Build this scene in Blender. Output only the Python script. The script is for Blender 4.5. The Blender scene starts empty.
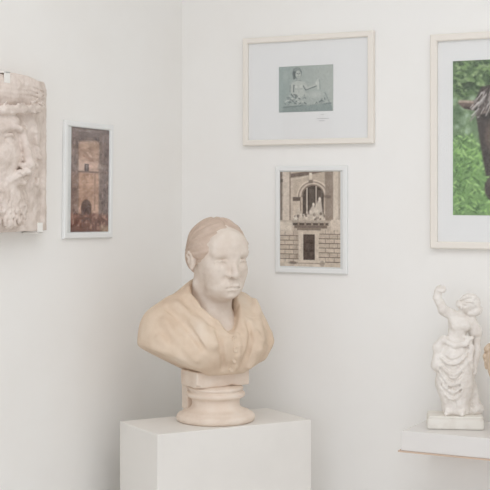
import bpy, bmesh, math, random
import numpy as np
from mathutils import Vector, Matrix, Euler

SC = bpy.context.scene
COL = SC.collection
rad = math.radians
rng = np.random.default_rng(7)

# ------------------------------------------------------------------ helpers
def lin(c):
    c = np.asarray(c, float) / 255.0
    return np.where(c <= 0.04045, c / 12.92, ((c + 0.055) / 1.055) ** 2.4)

def alb(r, g, b, k=1.12):
    return tuple(float(min(v * k, 0.93)) for v in lin((r, g, b)))

def link(o, parent=None):
    COL.objects.link(o)
    if parent is not None:
        o.parent = parent
    return o

def tag(o, label=None, cat=None, group=None, kind=None):
    if label: o['label'] = label
    if cat: o['category'] = cat
    if group: o['group'] = group
    if kind: o['kind'] = kind
    return o

def thing(name, label, cat, loc, rz=0.0, group=None):
    o = bpy.data.objects.new(name, None)
    o.empty_display_size = 0.05
    link(o)
    o.location = loc
    o.rotation_euler = (0, 0, rz)
    return tag(o, label, cat, group)

def mesh_obj(name, verts, faces, mat, parent=None, smooth=False):
    me = bpy.data.meshes.new(name)
    me.from_pydata([tuple(v) for v in verts], [], [tuple(f) for f in faces])
    me.update()
    if smooth:
        me.polygons.foreach_set('use_smooth', [True] * len(me.polygons))
    me.materials.append(mat)
    return link(bpy.data.objects.new(name, me), parent)

def bm_obj(name, bm, mat, parent=None, smooth=False):
    me = bpy.data.meshes.new(name)
    bmesh.ops.recalc_face_normals(bm, faces=bm.faces)
    bm.to_mesh(me)
    bm.free()
    if smooth:
        me.polygons.foreach_set('use_smooth', [True] * len(me.polygons))
    me.materials.append(mat)
    return link(bpy.data.objects.new(name, me), parent)

def box_bm(x0, x1, y0, y1, z0, z1, bevel=0.0, seg=2):
    bm = bmesh.new()
    vs = [bm.verts.new((x, y, z)) for x in (x0, x1) for y in (y0, y1) for z in (z0, z1)]
    for f in ((0, 1, 3, 2), (4, 6, 7, 5), (0, 4, 5, 1), (2, 3, 7, 6), (0, 2, 6, 4), (1, 5, 7, 3)):
        bm.faces.new([vs[i] for i in f])
    bmesh.ops.recalc_face_normals(bm, faces=bm.faces)
    if bevel:
        bmesh.ops.bevel(bm, geom=list(bm.edges), offset=bevel, segments=seg, profile=0.5, affect='EDGES')
    return bm

def lathe(profile, seg=96):
    vs, fs = [], []
    n = len(profile)
    for i in range(seg):
        a = 2 * math.pi * i / seg
        for r, z in profile:
            vs.append((r * math.cos(a), r * math.sin(a), z))
    for i in range(seg):
        j = (i + 1) % seg
        for k in range(n - 1):
            fs.append((i * n + k, j * n + k, j * n + k + 1, i * n + k + 1))
    fs.append(tuple(i * n for i in range(seg))[::-1])
    fs.append(tuple(i * n + n - 1 for i in range(seg)))
    return vs, fs

# ------------------------------------------------------------------ materials
def plaster(name, base, dark, light=None, rough=0.8, scale=14.0, bump=0.25, amount=0.5, bscale=120.0, spec=0.25):
    m = bpy.data.materials.new(name)
    m.use_nodes = True
    nt = m.node_tree
    b = nt.nodes['Principled BSDF']
    b.inputs['Roughness'].default_value = rough
    b.inputs['Specular IOR Level'].default_value = spec
    tc = nt.nodes.new('ShaderNodeTexCoord')
    n1 = nt.nodes.new('ShaderNodeTexNoise')
    n1.inputs['Scale'].default_value = scale
    n1.inputs['Detail'].default_value = 6
    n1.inputs['Roughness'].default_value = 0.6
    nt.links.new(tc.outputs['Object'], n1.inputs['Vector'])
    cr = nt.nodes.new('ShaderNodeValToRGB')
    cr.color_ramp.elements[0].position = 0.5 - 0.28 / max(amount, .05) * 0.5
    cr.color_ramp.elements[0].color = (*dark, 1)
    cr.color_ramp.elements[1].position = 0.55
    cr.color_ramp.elements[1].color = (*base, 1)
    if light:
        e = cr.color_ramp.elements.new(0.75)
        e.color = (*light, 1)
    nt.links.new(n1.outputs['Fac'], cr.inputs['Fac'])
    nt.links.new(cr.outputs['Color'], b.inputs['Base Color'])
    if bump:
        n2 = nt.nodes.new('ShaderNodeTexNoise')
        n2.inputs['Scale'].default_value = bscale
        n2.inputs['Detail'].default_value = 4
        nt.links.new(tc.outputs['Object'], n2.inputs['Vector'])
        bp = nt.nodes.new('ShaderNodeBump')
        bp.inputs['Strength'].default_value = bump
        bp.inputs['Distance'].default_value = 0.002
        nt.links.new(n2.outputs['Fac'], bp.inputs['Height'])
        nt.links.new(bp.outputs['Normal'], b.inputs['Normal'])
    return m

def plain(name, c, rough=0.5, spec=0.4, metal=0.0):
    m = bpy.data.materials.new(name)
    m.use_nodes = True
    b = m.node_tree.nodes['Principled BSDF']
    b.inputs['Base Color'].default_value = (*c, 1)
    b.inputs['Roughness'].default_value = rough
    b.inputs['Specular IOR Level'].default_value = spec
    b.inputs['Metallic'].default_value = metal
    return m

def print_mat():
    m = bpy.data.materials.new('photo_print')
    m.use_nodes = True
    nt = m.node_tree
    b = nt.nodes['Principled BSDF']
    b.inputs['Roughness'].default_value = 0.6
    b.inputs['Specular IOR Level'].default_value = 0.2
    a = nt.nodes.new('ShaderNodeAttribute')
    a.attribute_name = 'ink'
    nt.links.new(a.outputs['Color'], b.inputs['Base Color'])
    return m

def glass_mat():
    m = bpy.data.materials.new('picture_glass')
    m.use_nodes = True
    nt = m.node_tree
    for n in list(nt.nodes): nt.nodes.remove(n)
    out = nt.nodes.new('ShaderNodeOutputMaterial')
    mix = nt.nodes.new('ShaderNodeMixShader')
    tr = nt.nodes.new('ShaderNodeBsdfTransparent')
    tr.inputs['Color'].default_value = (0.985, 0.988, 0.988, 1)
    gl = nt.nodes.new('ShaderNodeBsdfGlossy')
    gl.inputs['Roughness'].default_value = 0.03
    lw = nt.nodes.new('ShaderNodeLayerWeight')       # same on both faces of the thin pane
    pw = nt.nodes.new('ShaderNodeMath'); pw.operation = 'POWER'; pw.inputs[1].default_value = 5.0
    ma = nt.nodes.new('ShaderNodeMath'); ma.operation = 'MULTIPLY_ADD'
    ma.inputs[1].default_value = 0.9; ma.inputs[2].default_value = 0.035
    nt.links.new(lw.outputs['Facing'], pw.inputs[0])
    nt.links.new(pw.outputs[0], ma.inputs[0])
    nt.links.new(ma.outputs[0], mix.inputs['Fac'])
    nt.links.new(tr.outputs['BSDF'], mix.inputs[1])
    nt.links.new(gl.outputs['BSDF'], mix.inputs[2])
    nt.links.new(mix.outputs['Shader'], out.inputs['Surface'])
    return m

M_WALL = plaster('wall_paint', alb(223, 222, 219, 1.21), alb(220, 218, 214, 1.21), rough=0.75, scale=1.6, bump=0.10, bscale=60, amount=0.6)
M_CEIL = plaster('ceiling_paint', alb(224, 223, 221, 1.21), alb(220, 219, 216, 1.21), rough=0.8, scale=2, bump=0.05)
M_FLOOR = plaster('floor_board', alb(206, 203, 199), alb(198, 195, 191), rough=0.5, scale=3, bump=0.05)
M_TRIM = plain('trim_paint', alb(226, 225, 222), 0.45)
M_PED = plaster('pedestal_paint', alb(219, 216, 209), alb(214, 211, 204), rough=0.55, scale=5, bump=0.05)
M_SHELF = plaster('shelf_paint', alb(225, 222, 219), alb(221, 218, 215), rough=0.3, scale=5, bump=0.0, spec=0.5)
M_SHELFEDGE = plain('shelf_raw_edge', alb(196, 174, 156), 0.6)
M_SKIN = plaster('aged_plaster_face', alb(217, 205, 194), alb(205, 190, 177), alb(223, 213, 203), scale=22, bump=0.2)
M_HAIR = plaster('aged_plaster_hair', alb(208, 190, 176), alb(195, 175, 160), alb(216, 200, 188), scale=26, bump=0.25)
M_JACKET = plaster('aged_plaster_jacket', alb(222, 203, 180), alb(203, 178, 152), alb(230, 216, 198), scale=7, bump=0.25)
M_SOCLE = plaster('aged_plaster_socle', alb(224, 210, 194), alb(212, 194, 176), alb(228, 217, 204), scale=16, bump=0.25)
M_FIG = plaster('figurine_plaster', alb(218, 213, 206), alb(201, 193, 183), alb(224, 220, 213), scale=34, bump=0.25)
M_FIGBASE = plaster('figurine_base_plaster', alb(217, 214, 206), alb(203, 197, 187), scale=26, bump=0.2)
M_TAN = plaster('tan_plaster', alb(208, 190, 168), alb(180, 160, 138), scale=40, bump=0.3)
M_RELIEF = plaster('weathered_plaster', alb(205, 193, 183), alb(180, 166, 154), alb(214, 204, 195), scale=24, bump=0.45, amount=0.6)
M_CLIP = plain('white_plastic', alb(228, 226, 222), 0.4)
M_SCREW = plain('dark_screw', alb(70, 68, 66), 0.4, metal=0.6)
M_CREAM = plain('cream_frame_paint', alb(227, 223, 216), 0.45)
M_WHITEF = plain('white_frame_paint', alb(222, 224, 224), 0.4)
M_MAT = plain('mat_board', alb(217, 218, 219), 0.8, 0.1)
M_BACK = plain('backing_board', alb(190, 180, 165), 0.8, 0.1)
M_INK = plain('pencil_grey', alb(178, 176, 176), 0.8, 0.1)
M_INKRED = plain('pencil_red', alb(196, 160, 156), 0.8, 0.1)
def rescale(m, k):
    for n in m.node_tree.nodes:
        if n.type == 'VALTORGB':
            for e in n.color_ramp.elements:
                e.color = (*[min(.93, c * q) for c, q in zip(e.color[:3], k)], 1)
        elif n.type == 'BSDF_PRINCIPLED' and not n.inputs['Base Color'].is_linked:
            n.inputs['Base Color'].default_value = (*[min(.93, c * q) for c, q in zip(n.inputs['Base Color'].default_value[:3], k)], 1)
for m, k in ((M_JACKET, (.91, .915, .94)), (M_SKIN, (.98, .985, .98)), (M_HAIR, (.87, .85, .83)), (M_SOCLE, (.97, .97, .99)), (M_MAT, (1.16, 1.14, 1.12)),
             (M_SHELF, (.91, .91, .905)), (M_RELIEF, (1.10, 1.11, 1.13)), (M_FIG, (1.06, 1.065, 1.08)), (M_FIGBASE, (1.06, 1.06, 1.07)), (M_PED, (1.03, 1.03, 1.05)),
             (M_CREAM, (.98, .965, .95)), (M_WHITEF, (1.01, 1.0, .985)), (M_CLIP, (1.0, 1.0, .99)), (M_TAN, (.98, .97, .98))):
    rescale(m, k)
M_PRINT = print_mat()
M_GLASS = glass_mat()

# ------------------------------------------------------------------ distance-field sculpting
class Field:
    def __init__(s, lo, hi, h, far=.5):
        s.lo = np.array(lo, float); s.h = h
        s.n = np.ceil((np.array(hi, float) - s.lo) / h).astype(int) + 1
        s.f = np.full(tuple(s.n), far, np.float32)
    def sub(s, lo, hi):
        a = np.clip(np.floor((np.array(lo) - s.lo) / s.h).astype(int), 0, s.n)
        b = np.clip(np.ceil((np.array(hi) - s.lo) / s.h).astype(int) + 1, 0, s.n)
        if np.any(b <= a): return None
        g = [(s.lo[i] + s.h * np.arange(a[i], b[i])).astype(np.float32) for i in range(3)]
        return (slice(a[0], b[0]), slice(a[1], b[1]), slice(a[2], b[2])), g[0][:, None, None], g[1][None, :, None], g[2][None, None, :]
    def all(s):
        return s.sub(s.lo, s.lo + s.h * s.n)
    def op(s, fn, lo, hi, k, mode):
        m = k + 4 * s.h
        q = s.sub(np.array(lo) - m, np.array(hi) + m)
        if q is None: return
        sl, x, y, z = q
        d = fn(x, y, z)
        a = s.f[sl]
        if mode == 'sub':
            a = -a
        if k > 0:
            hh = np.maximum(k - np.abs(a - d), 0) / k
            r = np.minimum(a, d) - hh * hh * k * 0.25
        else:
            r = np.minimum(a, d)
        s.f[sl] = -r if mode == 'sub' else r
    def ell(s, c, r, k=0.0, mode='add'):
        c = np.array(c, float); r = np.array(r, float)
        def fn(x, y, z):
            px, py, pz = (x - c[0]), (y - c[1]), (z - c[2])
            k0 = np.sqrt((px / r[0]) ** 2 + (py / r[1]) ** 2 + (pz / r[2]) ** 2)
            k1 = np.sqrt((px / r[0] ** 2) ** 2 + (py / r[1] ** 2) ** 2 + (pz / r[2] ** 2) ** 2) + 1e-6
            return k0 * (k0 - 1) / k1
        s.op(fn, c - r, c + r, k, mode)
    def cone(s, a, b, ra, rb, k=0.0, mode='add'):
        a = np.array(a, float); b = np.array(b, float); ba = b - a; L = max(float(ba @ ba), 1e-9)
        def fn(x, y, z):
            px, py, pz = x - a[0], y - a[1], z - a[2]
            t = np.clip((px * ba[0] + py * ba[1] + pz * ba[2]) / L, 0, 1)
            return np.sqrt((px - t * ba[0]) ** 2 + (py - t * ba[1]) ** 2 + (pz - t * ba[2]) ** 2) - (ra + (rb - ra) * t)
        R = max(ra, rb)
        s.op(fn, np.minimum(a, b) - R, np.maximum(a, b) + R, k, mode)
    def chain(s, pts, rs, k=0.0, mode='add'):
        if not hasattr(rs, '__len__'): rs = [rs] * len(pts)
        for i in range(len(pts) - 1):
            s.cone(pts[i], pts[i + 1], rs[i], rs[i + 1], k, mode)
    def cut(s, fn, k=0.0):          # keep where fn < 0
        sl, x, y, z = s.all()
        d = np.broadcast_to(fn(x, y, z), s.f.shape)
        hh = np.maximum(k - np.abs(s.f - d), 0) / k if k > 0 else 0
        s.f = (np.maximum(s.f, d) + hh * hh * k * 0.25).astype(np.float32)
    def wobble(s, amp, wl, seed, n=10):
        r = np.random.default_rng(seed)
        sl, x, y, z = s.all()
        acc = np.zeros(s.f.shape, np.float32)
        for _ in range(n):
            d = r.normal(size=3); d /= np.linalg.norm(d)
            w = 2 * math.pi / (wl * r.uniform(0.7, 1.6)); ph = r.uniform(0, 6.28)
            acc += np.sin((x * d[0] + y * d[1] + z * d[2]) * w + ph).astype(np.float32)
        s.f += acc * (amp / math.sqrt(n))
    def front_y(s, X, Z):           # first surface met coming from -Y
        i = int(round((X - s.lo[0]) / s.h)); k = int(round((Z - s.lo[2]) / s.h))
        col = s.f[i, :, k]
        j = np.argmax(col < 0)
        if j == 0: return s.lo[1]
        t = col[j - 1] / (col[j - 1] - col[j])
        return s.lo[1] + s.h * (j - 1 + t)
    def mesh(s):
        f = s.f.copy()
        f[0] = f[-1] = 0.5; f[:, 0] = f[:, -1] = 0.5; f[:, :, 0] = f[:, :, -1] = 0.5
        neg = f < 0
        nx, ny, nz = f.shape
        cnt = np.zeros((nx - 1, ny - 1, nz - 1), np.int8)
        offs = [(i, j, k) for i in (0, 1) for j in (0, 1) for k in (0, 1)]
        for (i, j, k) in offs:
            cnt += neg[i:nx - 1 + i, j:ny - 1 + j, k:nz - 1 + k]
        act = (cnt > 0) & (cnt < 8)
        idx = np.argwhere(act)
        vid = np.full(act.shape, -1, np.int64)
        vid[act] = np.arange(len(idx))
        vals = np.stack([f[idx[:, 0] + o[0], idx[:, 1] + o[1], idx[:, 2] + o[2]] for o in offs], 1)
        acc = np.zeros((len(idx), 3)); num = np.zeros(len(idx))
        for a in range(8):
            for b in range(a + 1, 8):
                oa, ob = np.array(offs[a]), np.array(offs[b])
                if np.abs(oa - ob).sum() != 1: continue
                va, vb = vals[:, a], vals[:, b]
                m = (va < 0) != (vb < 0)
                t = np.where(m, va / np.where(m, va - vb, 1), 0)
                acc += np.where(m[:, None], oa + t[:, None] * (ob - oa), 0)
                num += m
        verts = s.lo + s.h * (idx + acc / num[:, None])
        faces = []
        for ax in range(3):
            n1 = [slice(None)] * 3; n2 = [slice(None)] * 3
            n1[ax] = slice(0, -1); n2[ax] = slice(1, None)
            A, B = neg[tuple(n1)], neg[tuple(n2)]
            e = np.argwhere(A != B)
            u, v = (ax + 1) % 3, (ax + 2) % 3
            e = e[(e[:, u] > 0) & (e[:, v] > 0) & (e[:, u] < f.shape[u] - 1) & (e[:, v] < f.shape[v] - 1)]
            flip = ~A[tuple(e.T)]
            du = np.zeros(3, int); du[u] = 1
            dv = np.zeros(3, int); dv[v] = 1
            q = np.stack([vid[tuple((e - du - dv).T)], vid[tuple((e - dv).T)], vid[tuple(e.T)], vid[tuple((e - du).T)]], 1)
            q[flip] = q[flip][:, ::-1]
            faces.append(q)
        return verts, np.concatenate(faces)
    def obj(s, name, mat, parent=None, scale=1.0):
        v, q = s.mesh()
        v = v * scale
        me = bpy.data.meshes.new(name)
        me.vertices.add(len(v)); me.vertices.foreach_set('co', v.astype(np.float32).ravel())
        me.loops.add(q.size); me.loops.foreach_set('vertex_index', q.astype(np.int32).ravel())
        me.polygons.add(len(q))
        me.polygons.foreach_set('loop_start', np.arange(0, q.size, 4, dtype=np.int32))
        me.polygons.foreach_set('loop_total', np.full(len(q), 4, np.int32))
        me.update(calc_edges=True)
        me.validate()
        me.polygons.foreach_set('use_smooth', [True] * len(me.polygons))
        me.materials.append(mat)
        return link(bpy.data.objects.new(name, me), parent)

# ------------------------------------------------------------------ room
WX, WY = -2.255, 3.783            # left wall and back wall planes (camera stands over the origin)
RX, FY, HZ = 2.3, -1.5, 3.05
T = 0.12
def struct(name, bm, mat):
    return tag(bm_obj(name, bm, mat), kind='structure')
struct('floor', box_bm(WX - T, RX + T, FY - T, WY + T, -T, 0), M_FLOOR)
struct('ceiling', box_bm(WX - T, RX + T, FY - T, WY + T, HZ, HZ + T), M_CEIL)
struct('wall_left', box_bm(WX - T, WX, FY - T, WY + T, 0, HZ), M_WALL)
struct('wall_back', box_bm(WX, RX + T, WY, WY + T, 0, HZ), M_WALL)
struct('wall_right', box_bm(RX, RX + T, FY - T, WY, 0, HZ), M_WALL)
# the wall behind the camera with its tall window opening
wx0, wx1, wz0, wz1 = -1.5, 2.1, 0.12, 2.70
bm = bmesh.new()
for (a, b, c, d) in ((WX, wx0, 0, HZ), (wx1, RX, 0, HZ), (wx0, wx1, 0, wz0), (wx0, wx1, wz1, HZ)):
    t = box_bm(a, b, FY - T, FY, c, d)
    me = bpy.data.meshes.new('tmp'); t.to_mesh(me); t.free(); bm.from_mesh(me); bpy.data.meshes.remove(me)
struct('wall_front', bm, M_WALL)
wf = bmesh.new()
def addbox(bm, *a, **k):
    t = box_bm(*a, **k)
    me = bpy.data.meshes.new('tmp'); t.to_mesh(me); t.free(); bm.from_mesh(me); bpy.data.meshes.remove(me)
for a in ((wx0, wx0 + .06, FY - .09, FY - .03, wz0, wz1), (wx1 - .06, wx1, FY - .09, FY - .03, wz0, wz1),
          (wx0, wx1, FY - .09, FY - .03, wz0, wz0 + .06), (wx0, wx1, FY - .09, FY - .03, wz1 - .06, wz1),
          (.27, .33, FY - .09, FY - .03, wz0, wz1)):
    addbox(wf, *a)
struct('window_1', wf, M_TRIM)
struct('baseboard_left', box_bm(WX, WX + .015, FY, WY - .015, 0, .09, .003), M_TRIM)
struct('baseboard_back', box_bm(WX, RX, WY - .015, WY, 0, .09, .003), M_TRIM)

# ------------------------------------------------------------------ painted photo prints
class Canvas:
    def __init__(s, w, h, W, H, bg):
        s.w, s.h = w, h
        s.x = (np.arange(w) + .5)[None, :] / w * W
        s.y = (np.arange(h) + .5)[:, None] / h * H
        s.W, s.H = W, H
        s.a = np.ones((h, w, 3)) * np.array(bg, float)
        s.px = W / w
    def mix(s, al, c):
        al = np.clip(al, 0, 1)[..., None]
        s.a = s.a * (1 - al) + np.array(c, float) * al
    def edge(s, d, soft):
        soft = max(soft, s.px)
        return np.clip(.5 - d / soft, 0, 1)
    def ell(s, cx, cy, rx, ry, c, soft=4, al=1.0, rot=0):
        ca, sa = math.cos(rot), math.sin(rot)
        dx, dy = s.x - cx, s.y - cy
        u, v = dx * ca + dy * sa, -dx * sa + dy * ca
        d = (np.sqrt((u / rx) ** 2 + (v / ry) ** 2) - 1) * min(rx, ry)
        s.mix(al * s.edge(d, soft), c)
    def rect(s, x0, y0, x1, y1, c, soft=2, al=1.0):
        d = np.maximum(np.maximum(x0 - s.x, s.x - x1), np.maximum(y0 - s.y, s.y - y1))
        s.mix(al * s.edge(d, soft), c)
    def line(s, x0, y0, x1, y1, r, c, soft=3, al=1.0):
        L = (x1 - x0) ** 2 + (y1 - y0) ** 2 + 1e-9
        t = np.clip(((s.x - x0) * (x1 - x0) + (s.y - y0) * (y1 - y0)) / L, 0, 1)
        d = np.hypot(s.x - x0 - t * (x1 - x0), s.y - y0 - t * (y1 - y0)) - r
        s.mix(al * s.edge(d, soft), c)
    def poly(s, pts, c, soft=3, al=1.0):      # convex polygon, clockwise on the page
        d = np.full((s.h, s.w), -1e9)
        for (ax, ay), (bx, by) in zip(pts, pts[1:] + pts[:1]):
            L = math.hypot(bx - ax, by - ay)
            d = np.maximum(d, ((s.x - ax) * (by - ay) - (s.y - ay) * (bx - ax)) / L)
        s.mix(al * s.edge(d, soft), c)
    def noise(s, cell, amp, seed, mask=None):
        r = np.random.default_rng(seed)
        gw, gh = int(s.W / cell) + 3, int(s.H / cell) + 3
        g = r.normal(size=(gh, gw))
        fx, fy = s.x / cell, s.y / cell
        ix, iy = fx.astype(int), fy.astype(int)
        tx, ty = fx - ix, fy - iy
        tx, ty = tx * tx * (3 - 2 * tx), ty * ty * (3 - 2 * ty)
        n = (g[iy, ix] * (1 - tx) + g[iy, ix + 1] * tx) * (1 - ty) + (g[iy + 1, ix] * (1 - tx) + g[iy + 1, ix + 1] * tx) * ty
        if mask is not None: n = n * mask
        s.a = s.a + amp * n[..., None]
        return n

def print_obj(cv, width, height, parent, y, cx=0., cz=0., name='photo_print'):
    h, w = cv.h, cv.w
    xs = np.linspace(-width / 2, width / 2, w + 1) + cx
    zs = np.linspace(height / 2, -height / 2, h + 1) + cz
    V = [(x, y, z) for z in zs for x in xs]
    F = [(j * (w + 1) + i, (j + 1) * (w + 1) + i, (j + 1) * (w + 1) + i + 1, j * (w + 1) + i + 1) for j in range(h) for i in range(w)]
    # a sheet with real thickness: a back face and rim
    o = mesh_obj(name, V, F, M_PRINT, parent)
    at = o.data.color_attributes.new('ink', 'FLOAT_COLOR', 'CORNER')
    c = np.clip(lin(np.clip(cv.a, 0, 255)) * 1.3, 0, .9).reshape(-1, 3)
    c4 = np.concatenate([np.repeat(c, 4, axis=0), np.ones((len(c) * 4, 1))], 1)
    at.data.foreach_set('color', c4.astype(np.float32).ravel())
    return o

def ring(name, w, h, bar, depth, mat, parent, y_back=0.0, lip=0.003):
    # mitred picture-frame moulding, front at y = y_back - depth
    prof = [(0, y_back), (0, y_back - depth + lip), (lip, y_back - depth), (bar - lip, y_back - depth), (bar, y_back - depth + lip), (bar, y_back)]
    V, F = [], []
    n = len(prof)
    for sx, sz in ((-1, -1), (1, -1), (1, 1), (-1, 1)):
        for d, y in prof:
            V.append((sx * (w / 2 - d), y, sz * (h / 2 - d)))
    for i in range(4):
        j = (i + 1) % 4
        for k in range(n):
            l = (k + 1) % n
            F.append((i * n + k, j * n + k, j * n + l, i * n + l))
    o = mesh_obj(name, V, F, mat, parent)
    bm = bmesh.new(); bm.from_mesh(o.data); bmesh.ops.recalc_face_normals(bm, faces=bm.faces); bm.to_mesh(o.data); bm.free()
    return o

def picture(label, loc, rz, w, h, bar, depth, mat, tilt=0.0):
    t = thing('framed_picture', label, 'picture', loc, rz)
    t.rotation_euler = (0, tilt, rz)
    ring('frame', w, h, bar, depth, mat, t)
    iw, ih = w / 2 - bar + .001, h / 2 - bar + .001
    bm_obj('backing_board', box_bm(-iw, iw, -min(.006, depth * .4), -.001, -ih, ih), M_BACK, t)
    bm_obj('glass', box_bm(-iw, iw, -depth + depth * .22, -depth + depth * .22 + .0016, -ih, ih), M_GLASS, t)
    return t, iw, ih

# --- 1: wide cream frame, grey-green photo of a reclining sculpture
def art_reclining():
    c = Canvas(110, 86, 335, 284, (150, 158, 154))
    for i in range(30):
        c.mix(np.broadcast_to((c.x / 335 - .2) * .05, (c.h, c.w)), (172, 176, 170))
    c.poly([(0, 0), (70, 0), (40, 284), (0, 284)], (143, 155, 152), 60, .7)
    c.ell(40, 60, 14, 30, (172, 178, 172), 24, .5)
    L, D, K, B = (172, 176, 170), (122, 130, 128), (80, 88, 88), (190, 192, 186)
    c.poly([(28, 250), (322, 234), (332, 284), (22, 284)], (132, 142, 139), 10); c.line(30, 252, 320, 236, 2.5, (104, 114, 113), 7)
    c.ell(250, 196, 52, 46, (158, 165, 160), 14); c.ell(185, 205, 75, 40, (160, 166, 161), 14); c.ell(235, 180, 40, 18, B, 20, .5)
    c.ell(150, 178, 26, 14, L, 12)
    c.ell(120, 112, 44, 20, L, 9); c.ell(122, 140, 33, 40, L, 10); c.ell(124, 168, 38, 22, L, 10)          # shoulders, chest, belly
    c.ell(108, 128, 11, 10, B, 8, .7); c.ell(138, 128, 11, 10, B, 8, .7); c.line(104, 140, 116, 142, 2, D, 6, .6); c.line(130, 142, 144, 140, 2, D, 6, .6); c.line(124, 145, 124, 165, 2, D, 8, .3)
    c.line(86, 112, 80, 150, 10, L, 7); c.line(80, 150, 92, 182, 8, L, 7); c.line(94, 118, 92, 158, 3, K, 6, .85); c.line(72, 118, 70, 156, 2.5, D, 7)
    c.line(156, 112, 178, 140, 10, L, 7); c.line(178, 140, 236, 116, 8, L, 6); c.line(170, 150, 232, 128, 2.5, K, 6, .8); c.line(152, 124, 166, 148, 3, K, 6, .7)
    c.ell(240, 110, 12, 12, B, 6); c.line(240, 92, 244, 145, 6, (182, 185, 179), 7); c.line(251, 92, 256, 148, 2, D, 6, .7)
    c.line(118, 78, 122, 100, 10, L, 6); c.line(108, 86, 136, 90, 3, D, 6, .8)
    c.ell(114, 44, 29, 35, (104, 112, 111), 8); c.ell(112, 22, 22, 12, (132, 139, 136), 8)                  # hair, then face
    c.ell(121, 52, 17, 25, L, 6); c.line(112, 46, 117, 46, 2, K, 4, .7); c.line(126, 46, 131, 46, 2, K, 4, .7); c.line(122, 48, 124, 58, 1.6, D, 4, .8); c.line(116, 66, 127, 66, 1.6, K, 4, .6)
    c.line(96, 36, 94, 76, 5, K, 8, .7)
    r = np.random.default_rng(3)
    for i in range(40):                                                               # drapery folds over the lap
        x, y = r.uniform(42, 165), r.uniform(180, 236)
        c.line(x, y, x + r.uniform(-16, 20), y + r.uniform(-18, 14), r.uniform(1.5, 4), (K, D, B)[i % 3], 6, .75)
    for i in range(14):
        x, y = r.uniform(222, 285), r.uniform(205, 238)
        c.line(x, y, x + r.uniform(-10, 22), y + r.uniform(-12, 4), r.uniform(1.5, 4), (K, D, L)[i % 3], 6, .75)
    c.line(285, 170, 312, 232, 3, D, 9, .8)
    c.noise(7, 3.0, 5)
    return c
t1, iw, ih = picture('wide cream frame with a small grey-green photo of a reclining figure in a large mat', (-1.794, WY - .001, 1.939), 0, .450, .3435, .018, .019, M_CREAM)
bm_obj('mat_board', box_bm(-iw, iw, -.0085, -.0065, -ih, ih), M_MAT, t1)
print_obj(art_reclining(), .188, .144, t1, -.0092, -.005, .0035)
ink = bmesh.new()
for (x, z, w) in ((.052, -.079, .010), (.054, -.0915, .040), (.050, -.0985, .020)):   # unreadable pencilled caption under the photo
    n = int(w / .0022)
    for i in range(n):
        xx = x - w / 2 + w * i / n
        addbox(ink, xx, xx + .0013, -.0092, -.0086, z - .0007, z + .0009 + .0007 * ((i * 7) % 3 == 0))
bm_obj('caption', ink, M_INK, t1)

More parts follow.
